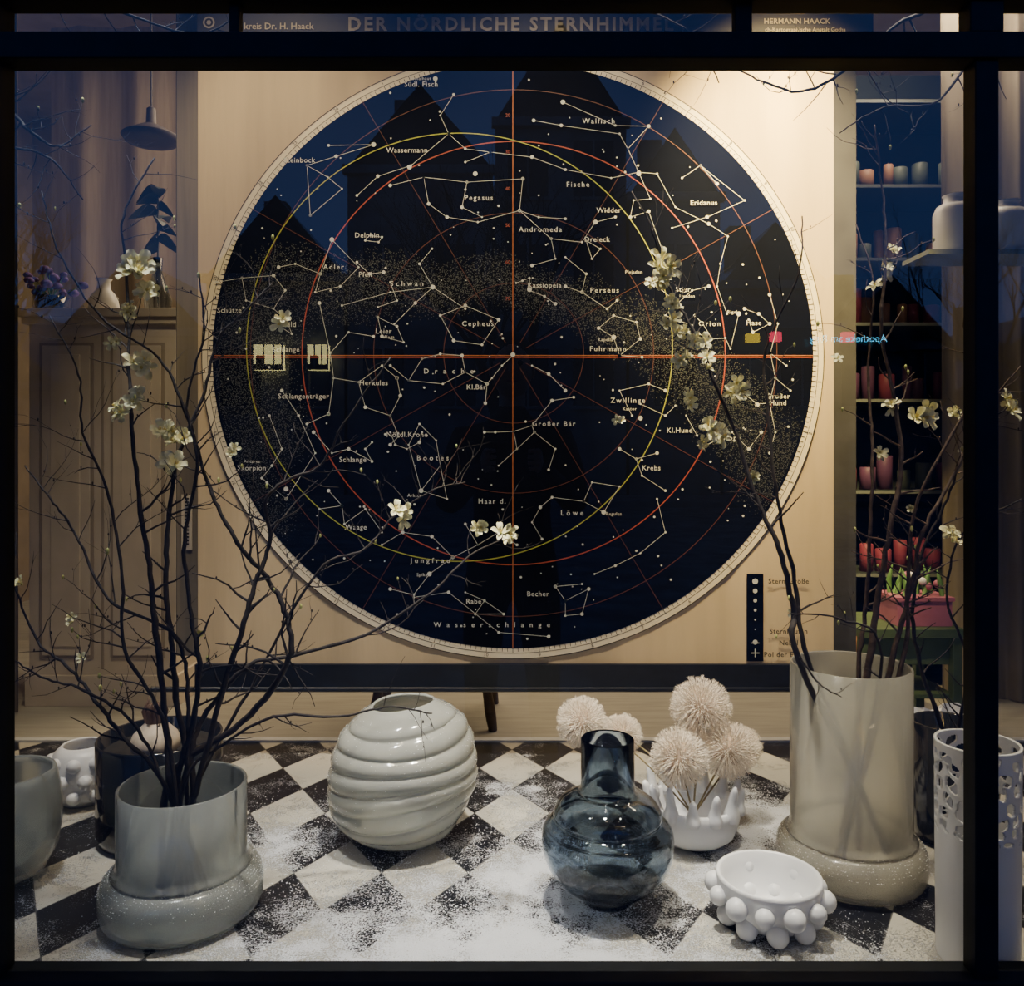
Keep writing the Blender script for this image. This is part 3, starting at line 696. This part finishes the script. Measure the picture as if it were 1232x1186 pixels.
branch(b,[(-60,220),(0,180),(60,190),(100,240)],1.58,1.6,.003,.0008,'bark',.45,.12,dep=2)
branch(b,[(-60,-60),(60,-20),(160,20),(240,40),(300,10)],1.5,1.55,.003,.0008,'bark',.35,.12,dep=2)
b.done()

# ---------------- snow grains ----------------
b=MB('artificial_snow')
vs=[];fs=[]
def grain(x,y,z,s):
    o=len(vs); vs.extend([(x-s,y,z),(x+s,y,z),(x,y-s,z),(x,y+s,z),(x,y,z+s),(x,y,z-s*0.3)])
    fs.extend([(o,o+2,o+4),(o+2,o+1,o+4),(o+1,o+3,o+4),(o+3,o,o+4)])
clus=[(-0.05,1.52,0.28,0.2),(0.05,1.75,0.2,0.15),(-0.6,1.95,0.3,0.15),(0.6,1.98,0.22,0.2),(0.3,1.46,0.45,0.1),(-0.3,1.75,0.5,0.3),(0.4,2.1,0.5,0.3)]
for i in range(16000):
    c=random.choice(clus); x=random.gauss(c[0],c[2]*0.7); y=random.gauss(c[1],c[3]*0.7)
    if y<G+0.06 or y>2.25 or abs(x)>1.0: continue
    if any(math.hypot(x-a,y-bb)<q for a,bb,q in ((XL,dL,.155),(XR,dR,.155),(WX(485,1.96),1.96,.10),(WX(731,1.67),1.67,.06),(WX(925,1.59),1.59,.09),(WX(834,1.93),1.93,.06),(WX(193,1.97),1.97,.14),(WX(1140,1.95),1.95,.08),(WX(1176,1.485),1.485,.072))): continue
    grain(x,y,0.0006,random.uniform(.0006,.0018))
b.add(vs,fs,'snow'); b.done()

# ---------------- shop interior ----------------
b=MB('painted_cabinet'); d=3.0
xa,xb=WX(35,d),WX(212,d); zt=WZ(372,d)
b.box(xa,xb,d,d+0.5,0.0,zt-0.05,'cab')
b.box(xa-0.03,xb+0.03,d-0.03,d+0.53,zt-0.03,zt,'cab'); b.box(xa-0.018,xb+0.018,d-0.018,d+0.51,zt-0.055,zt-0.03,'cab')
b.box(xa-0.01,xb+0.01,d-0.012,d+0.5,-0.012,0.10,'cab')
w=(xb-xa)
for i in range(2):
    p0=xa+0.04+i*(w/2-0.01); p1=p0+w/2-0.07
    for (z0,z1) in ((0.16,zt-0.12),):
        b.box(p0,p1,d-0.006,d+0.001,z0,z1,'cabdark'); 
        b.box(p0+0.012,p1-0.012,d-0.012,d-0.004,z0+0.012,z1-0.012,'cab')
        b.box(p0+0.045,p1-0.045,d-0.018,d-0.010,z0+0.045,z1-0.045,'cab')
b.box(xa+w/2-0.004,xa+w/2+0.006,d-0.003,d+0.001,0.12,zt-0.08,'cabdark')
b.done(0.003)
def small_vase(name,c,prof,k): 
    b=MB(name); b.lathe(prof,k,36,c); return b.done(recalc=True)
small_vase('white_bud_vase',(WX(125,3.15),3.15,zt),[(0,0),(0.04,0),(0.055,0.03),(0.05,0.07),(0.025,0.10),(0.022,0.13),(0.03,0.14),(0.02,0.138),(0.015,0.1),(0,0.02)],'ceramic')
b=MB('potted_violets'); c=Vector((WX(62,3.15),3.15,zt)); b.lathe([(0,0),(0.05,0),(0.065,0.07),(0.06,0.07),(0,0.06)],'blackglass',24,c)
for i in range(26): 
    p=c+Vector((random.gauss(0,.05),random.gauss(0,.03),random.uniform(.08,.17))); b.tube([c+Vector((0,0,.06)),p],0.002,'leaf',4); b.sphere(p,random.uniform(.012,.022),'purple',8,6,(1,1,.7))
b.done()
b=MB('orchid_plant'); c=Vector((WX(190,3.15),3.15,zt)); b.lathe([(0,0),(0.045,0),(0.05,0.06),(0.03,0.12),(0.015,0.17),(0.018,0.22),(0.012,0.22),(0.01,0.15),(0,0.02)],'blueglass',32,c)
for i in range(12):
    a=random.uniform(0,6.28); L_=random.uniform(.12,.2); t=c+Vector((0,0,0.25+0.02*i)); b.tube([c+Vector((0,0,.2)),t],0.004,'leafd',5)
    o=Vector((math.cos(a),math.sin(a)*.5,random.uniform(.2,.7))).normalized(); s_=o.cross(Vector((0,1,0.3))).normalized()
    vs=[];fsx=[]
    for j in range(6):
        q=j/5; wv=0.03*math.sin(math.pi*min(1,q*.9+.08)); p=t+o*L_*q*0.6-Vector((0,0,0.08*q*q)); vs+=[p-s_*wv,p+s_*wv]
    for j in range(5): fsx.append((2*j,2*j+1,2*j+3,2*j+2))
    b.add(vs,fsx,'leafd',True)
b.done()
b=MB('pendant_lamp'); d=3.4; cx=WX(182,d); z0=WZ(190,d)
b.lathe([(0.0,0.045),(0.05,0.048),(0.10,0.065),(0.115,0.085),(0.11,0.09),(0.05,0.125),(0.02,0.14),(0.018,0.2),(0.006,0.21),(0.0,0.21)],'lampshade',40,(cx,d,z0)); b.tube([(cx,d,z0+.2),(cx,d,3.0)],0.004,'ink',6)
b.done()
def curtain(name,x0,x1,y,z0,z1,k,amp=0.02,fr=60):
    b=MB(name); n=120; vs=[];fs=[]
    for i in range(n+1):
        x=x0+(x1-x0)*i/n
        for z in (z0,(z0+z1)/2,z1): vs.append((x,y+amp*math.sin(x*fr)+amp*.4*math.sin(x*fr*2.3+z),z))
    for i in range(n):
        for j in range(2): a=i*3+j; fs.append((a,a+3,a+4,a+1))
    b.add(vs,fs,k,True); return b.done()
curtain('linen_curtain',WX(1134,3.05),WX(1290,3.05),3.05,-0.005,2.95,'curtain')
curtain('linen_curtain',WX(-60,2.9),WX(22,2.9),2.9,-0.005,2.95,'curtain')
curtain('linen_curtain',WX(60,4.0),WX(235,4.0),4.0,-0.005,2.95,'curtain2',.012,22)
b=MB('candle_shelf'); d=3.2; xa,xb=WX(1000,d),WX(1215,d)
b.box(xa,xb,d+0.32,d+0.34,-0.012,2.5,'shelfback'); b.box(xa-0.02,xa,d,d+0.34,-0.012,2.5,'shelfback'); b.box(xb,xb+0.02,d,d+0.34,-0.012,2.5,'shelfback')
for i,py in enumerate((120,222,310,388,480,590,690,790)):
    z=WZ(py,d); b.box(xa,xb,d,d+0.32,z-0.012,z,'shelfb' if i in(2,) else 'shelfback')
    b.box(xa,xb,d-0.004,d,z-0.012,z,'shelfb')
b.done()
b=MB('pillar_candles')
for i,py in enumerate((222,310,388,480,590,690,790)):
    z=WZ(py,d); cols=[['c1','c4'],['c1','c1','c4'],['c1','c2','c1'],['c4','c2','c3'],['c2','c3','c4'],['c3','c2','c2'],['c2','c1']][i]
    x=xa+0.04
    while x<xb-0.05:
        r=random.choice([.018,.025,.03]); h=random.uniform(.06,.14); k=random.choice(cols); y=d+random.uniform(.06,.14)
        b.lathe([(0,0.0),(r,0.0),(r,h-.003),(r-.003,h),(r*.5,h-.003),(0,h-.004)],k,18,(x,y,z)); b.tube([(x,y,z+h-.004),(x,y,z+h+.01)],.0012,'ink',4)
        x+=r*2+random.uniform(.008,.03)
b.done()
b=MB('white_stoneware_jar'); dd=2.62; 
zs=WZ(308,dd)
for (px,r,h) in ((1150,.066,.19),(1210,.07,.17)):
    b.lathe([(0,0),(r*.9,0),(r,0.02),(r,h*.7),(r*.85,h*.82),(r*.55,h*.88),(r*.52,h*.98),(r*.6,h),(r*.5,h),(r*.45,h*.8),(0,h*.5)],'ceramic',40,(WX(px,dd),dd,zs))
b.done(recalc=True)
b=MB('wall_shelf'); b.box(WX(1100,dd),WX(1290,dd),dd-0.09,dd+0.08,zs-0.014,zs,'shelfb'); 
for x in (WX(1180,dd),WX(1270,dd)): b.box(x,x+0.012,dd+0.06,dd+0.08,-0.005,zs-0.014,'shelfb')
b.done()
b=MB('pink_planter'); dd=2.72; z=WZ(748,dd); xa,xb=WX(1068,dd),WX(1132,dd)
b.box(xa,xb,dd-0.07,dd+0.07,z,z+0.085,'pink'); b.box(xa-.006,xb+.006,dd-0.076,dd+0.076,z+.08,z+0.092,'pink')
for i in range(16):
    p=Vector((random.uniform(xa+.01,xb-.01),dd+random.uniform(-.05,.05),z+.08)); t=p+Vector((random.gauss(0,.02),0,random.uniform(.05,.11)))
    b.tube([p,(p+t)/2+Vector((random.gauss(0,.006),0,0)),t],[.006,.009,.001],'leaf',6)
for i in range(6):
    p=Vector((random.uniform(xa+.01,xb-.01),dd-.03,z+random.uniform(.12,.17))); b.sphere(p,.013,random.choice(['pink','ceramic']),8,6)
b.done()
b=MB('green_side_table'); xa,xb=WX(1018,2.72),WX(1140,2.72)
b.box(xa,xb,2.58+.03,2.90,z-0.03,z-.001,'green')
for x in (xa+.005,xb-.035):
    for y in (2.62,2.86): b.box(x,x+.03,y,y+.03,-0.012,z-.03,'green')
b.box(xa+.02,xb-.02,2.64,2.655,z-.12,z-.03,'green'); b.box(xa+.02,xb-.02,2.64,2.87,.12,.135,'green')
b.done(.002)
b=MB('wooden_stool'); cx=WX(524,2.85); d=2.88
b.lathe([(0,.42),(.19,.42),(.2,.43),(.2,.45),(.19,.458),(0,.458)],'wood',48,(cx,d,0))
for sx in(-1,1):
    for sy in (-1,1):
        pts=[];rad=[]
        for j in range(13):
            t=j/12; pts.append((cx+sx*(.13+.07*t),d+sy*(.10+.05*t),.425-t*.437)); rad.append(.018*(1-.35*t)+.006*abs(math.sin(t*9)))
        b.tube(pts,rad,'wood',10)
for sx in (-1,1): b.tube([(cx+sx*.165,d-.125,.2),(cx+sx*.165,d+.125,.2)],.008,'wood',8)
b.done()

# ---------------- street (seen in the glass reflection) ----------------
SZ=-0.46
b=MB('street_ground'); b.box(-60,60,-60,G-0.06,SZ-0.1,SZ,'asphalt'); b.box(-60,60,-21.5,-18,SZ,SZ+.14,'facade'); b.done()
b=MB('apartment_building')
VD=G*2
def bld(x0,x1,y,h,nwx,nwz,roof=2.0):
    b.box(x0,x1,y-8,y,SZ,h,'facade'); b.box(x0-.1,x1+.1,y,y+.3,h-.25,h,'facade')
    xm=(x0+x1)/2
    b.add([(x0,y,h),(x1,y,h),(x1,y-8,h),(x0,y-8,h),(xm,y,h+roof),(xm,y-8,h+roof)],[(0,1,4),(2,3,5),(0,4,5,3),(1,2,5,4)],'fwin')
    for i in range(nwx):
        for j in range(nwz):
            cx_=x0+(i+.5)*(x1-x0)/nwx; cz=3.6+j*3.1-1.2
            if cz+1>h-.4: continue
            b.box(cx_-.6,cx_+.6,y,y+.04,cz-.1,cz+1.6,'fwin'); b.box(cx_-.7,cx_+.7,y,y+.14,cz-.2,cz-.1,'facade'); b.box(cx_-.03,cx_+.03,y+.03,y+.07,cz-.1,cz+1.6,'facade')
    b.box(x0+(x1-x0)*.25,x0+(x1-x0)*.25+.7,y-3,y-2.3,h,h+roof+.5,'facade')
bld(-40,-19,-22,4.0,0,0,2.5); bld(-18.9,-13.6,-22,3.0,0,0,2.6); bld(-13.5,-9.2,-22,4.6,2,1,2.2); bld(-9.1,-5.0,-22,6.2,2,1,2.4); bld(-4.9,-.6,-22,9.4,2,3,2.5); bld(-.5,3.4,-22,10.8,2,3,3); bld(3.5,6.2,-22,8.6,1,2,2.0); bld(6.3,9.4,-22,6.0,2,1,1.8); bld(9.5,13.2,-22,4.2,2,1,2.0); bld(13.3,19,-22,2.8,0,0,2.4); bld(19.1,40,-22,3.8,0,0,3)
b.done()
def vx(px,dist): return (px-CX)/F*dist
Yb=-21.9; Vb=VD+21.9
b=MB('lit_shop_windows')
for (p0,p1) in ((308,343),(372,397)):
    x_0,x_1=vx(p0,Vb),vx(p1,Vb); z_0,z_1=H+(HY-446)/F*Vb,H+(HY-416)/F*Vb
    b.box(x_0,x_1,Yb,Yb+.30,z_0,z_1,'lit')
    for q in (.0,.37,.72,1.0): x=x_0+(x_1-x_0)*q; b.box(x-.018,x+.018,Yb+.30,Yb+.34,z_0,z_1,'facade')
    b.box(x_0,x_1,Yb+.30,Yb+.33,z_0,z_0+.16,'wood'); b.box(x_0+.1,x_0+.35,Yb+.30,Yb+.33,z_0,z_0+.42,'wood')
b.done()
b=MB('neon_shop_sign')
for (p0,p1,y0,y1,k) in ((922,934,402,413,'neonr'),(893,908,404,414,'neony'),(1006,1020,402,414,'neonr')):
    b.box(vx(p0,Vb),vx(p1,Vb),Yb+.3,Yb+.5,H+(HY-y1)/F*Vb,H+(HY-y0)/F*Vb,k)
c=bpy.data.curves.new('t','FONT'); c.body="Apotheke am Ring"; c.size=.30; c.align_x='CENTER'; t_=bpy.data.objects.new('t',c); scene.collection.objects.link(t_)
dg=bpy.context.evaluated_depsgraph_get(); dg.update(); me=bpy.data.meshes.new_from_object(t_.evaluated_get(dg))
for px in (1012,):
    b.add([(vx(px,Vb)-v.co.x,Yb+.52,H+(HY-414)/F*Vb+v.co.y) for v in me.vertices],[tuple(p.vertices) for p in me.polygons],'neonc')
b.box(vx(880,Vb),vx(1090,Vb),Yb-.02,Yb+.29,H+(HY-424)/F*Vb,H+(HY-396)/F*Vb,'fwin')
bpy.data.objects.remove(t_); b.done()
b=MB('street_tree')
def tree(p,dv,L_,r,dep):
    pts=[p];rad=[r];d_=dv.normalized(); n=5
    for i in range(n):
        d_=(d_+Vector((random.uniform(-.2,.2),random.uniform(-.2,.2),random.uniform(-.1,.2)))).normalized(); pts.append(pts[-1]+d_*L_/n); rad.append(r*(1-.4*(i+1)/n))
    b.tube(pts,rad,'bark',6)
    if dep>0:
        for k in range(random.choice([3,4])):
            i=random.randint(2,n); nd=d_+Vector((random.uniform(-1,1),random.uniform(-1,1),random.uniform(-.1,.5)))*.9
            tree(pts[i],nd,L_*random.uniform(.6,.8),rad[i]*.65,dep-1)
tree(Vector((0.3,-12,SZ)),Vector((0,0,1)),3.0,.22,5)
tree(Vector((-12.5,-17,SZ)),Vector((0,0,1)),3.2,.22,5)
tree(Vector((13.5,-18.5,SZ)),Vector((0,0,1)),3.4,.22,5)
b.done()
def person():
    par=empty('photographer')
    y0=-0.40
    V=[];E=[];R=[]
    def ad(p,r,pr=None):
        V.append(p);R.append(r)
        if pr is not None:E.append((pr,len(V)-1))
        return len(V)-1
    pel=ad((0,y0,.48),.15); sp=ad((0,y0,.66),.14,pel); ch=ad((0,y0,.86),.16,sp); nk=ad((0,y0-.0,1.02),.075,ch); ad((0,y0+.01,1.10),.055,nk)
    for s in(-1,1):
        sh=ad((s*.19,y0,.94),.075,ch); el=ad((s*.24,y0+.10,.70),.052,sh); wr=ad((s*.10,y0+.31,.85),.034,el)
        hp=ad((s*.10,y0,.42),.10,pel); kn=ad((s*.12,y0+.02,.0),.065,hp); an=ad((s*.13,y0-.02,-.38),.045,kn); ad((s*.15,y0+.12,-.425),.035,an)
    me=bpy.data.meshes.new('clothed_body'); me.from_pydata(V,E,[]); ob=bpy.data.objects.new('clothed_body',me); scene.collection.objects.link(ob)
    sk=ob.modifiers.new('skin','SKIN')
    for i,r in enumerate(R): me.skin_vertices[0].data[i].radius=(r,r*.85 if r>.1 else r)
    me.skin_vertices[0].data[0].use_root=True
    ob.modifiers.new('sub','SUBSURF').levels=2; me.materials.append(M['coat']); ob.parent=par
    b=MB('head'); c=(0,y0+.02,1.22)
    b.sphere(c,.1,'skin',24,18,(.78,.95,1.18)); b.sphere((0,y0-.005,1.245),.108,'hair',24,16,(.82,.98,1.12))
    b.sphere((0,y0+.12,1.205),.016,'skin',10,8,(.8,1,1.3)); 
    for s in(-1,1): b.sphere((s*.08,y0+.02,1.21),.022,'skin',10,8,(.4,.8,1.3)); b.sphere((s*.03,y0+.105,1.232),.011,'ink',10,8)
    b.sphere((0,y0+.108,1.165),.018,'c2',10,6,(1.2,.4,.35)); b.tube([(0,y0,1.08),(0,y0+.01,1.16)],.05,'skin',14)
    b.done(parent=par)
    b=MB('hands')
    for s in(-1,1):
        b.sphere((s*.088,y0+.345,.875),.036,'skin',14,10,(.5,.8,1.15))
        for i in range(4):
            z=.845+.02*i; L_=[.9,1,1.05,.95][i]
            b.tube([(s*.092,y0+.35,z),(s*.088,y0+.372,z),(s*.076,y0+.378+0,z+.002),(s*(.076-.022*L_),y0+.374,z+.002)],[.009,.0085,.008,.006],'skin',8)
        b.tube([(s*.085,y0+.33,.86),(s*.07,y0+.335,.89),(s*.05,y0+.34,.905)],[.011,.010,.007],'skin',8)
    b.done(parent=par)
    b=MB('phone'); b.box(-.078,.078,y0+.35,y0+.358,.862,.938,'blackglass'); b.done(.003,parent=par)
person()

# ---------------- lights ----------------
def spot(name,loc,tgt,e,col,size,blend=.6,rad=.05):
    l=bpy.data.lights.new(name,'SPOT'); l.energy=e; l.color=col; l.spot_size=math.radians(size); l.spot_blend=blend; l.shadow_soft_size=rad
    o=bpy.data.objects.new(name,l); scene.collection.objects.link(o); o.location=loc; o.rotation_euler=(Vector(tgt)-Vector(loc)).to_track_quat('-Z','Y').to_euler(); return o
def area(name,loc,tgt,e,col,sx,sy):
    l=bpy.data.lights.new(name,'AREA'); l.energy=e; l.color=col; l.shape='RECTANGLE'; l.size=sx; l.size_y=sy
    o=bpy.data.objects.new(name,l); scene.collection.objects.link(o); o.location=loc; o.rotation_euler=(Vector(tgt)-Vector(loc)).to_track_quat('-Z','Y').to_euler(); return o
spot('track_spot',(0.84,1.72,2.55),(0.78,2.45,1.66),780,(1,.72,.27),50,.95)
spot('track_spot',(-0.75,1.75,2.75),(-0.66,2.45,1.2),85,(1,.78,.46),66,.9)
spot('track_spot',(0.1,1.65,2.8),(0.05,2.45,.6),160,(1,.80,.52),70,.9)
spot('track_spot',(-0.0,1.62,2.8),(0.04,1.68,0),440,(1,.94,.84),36,1.0)
spot('track_spot',(0.9,1.65,2.8),(0.66,1.9,0),220,(1,.88,.66),40,.95)
spot('track_spot',(-0.9,1.65,2.8),(-0.50,1.9,0),160,(.97,.98,1),42,.95)
area('shop_ceiling_light',(0,3.9,2.9),(0,3.9,0),85,(1,.74,.44),2.5,1.2)
area('shelf_light',(1.5,2.95,2.6),(1.6,3.3,1.0),11,(1,.78,.5),.6,.1)

w=bpy.data.worlds.new('dusk_sky'); scene.world=w; w.use_nodes=True; nt=w.node_tree; bg=nt.nodes['Background']
tc=nt.nodes.new('ShaderNodeTexCoord'); sp=nt.nodes.new('ShaderNodeSeparateXYZ'); rp=nt.nodes.new('ShaderNodeValToRGB')
nt.links.new(tc.outputs['Generated'],sp.inputs[0]); nt.links.new(sp.outputs[2],rp.inputs[0]); nt.links.new(rp.outputs[0],bg.inputs[0])
rp.color_ramp.elements[0].position=0.0; rp.color_ramp.elements[0].color=(.11,.24,.72,1); rp.color_ramp.elements[1].position=.7; rp.color_ramp.elements[1].color=(.04,.11,.44,1)
bg.inputs[1].default_value=1.3
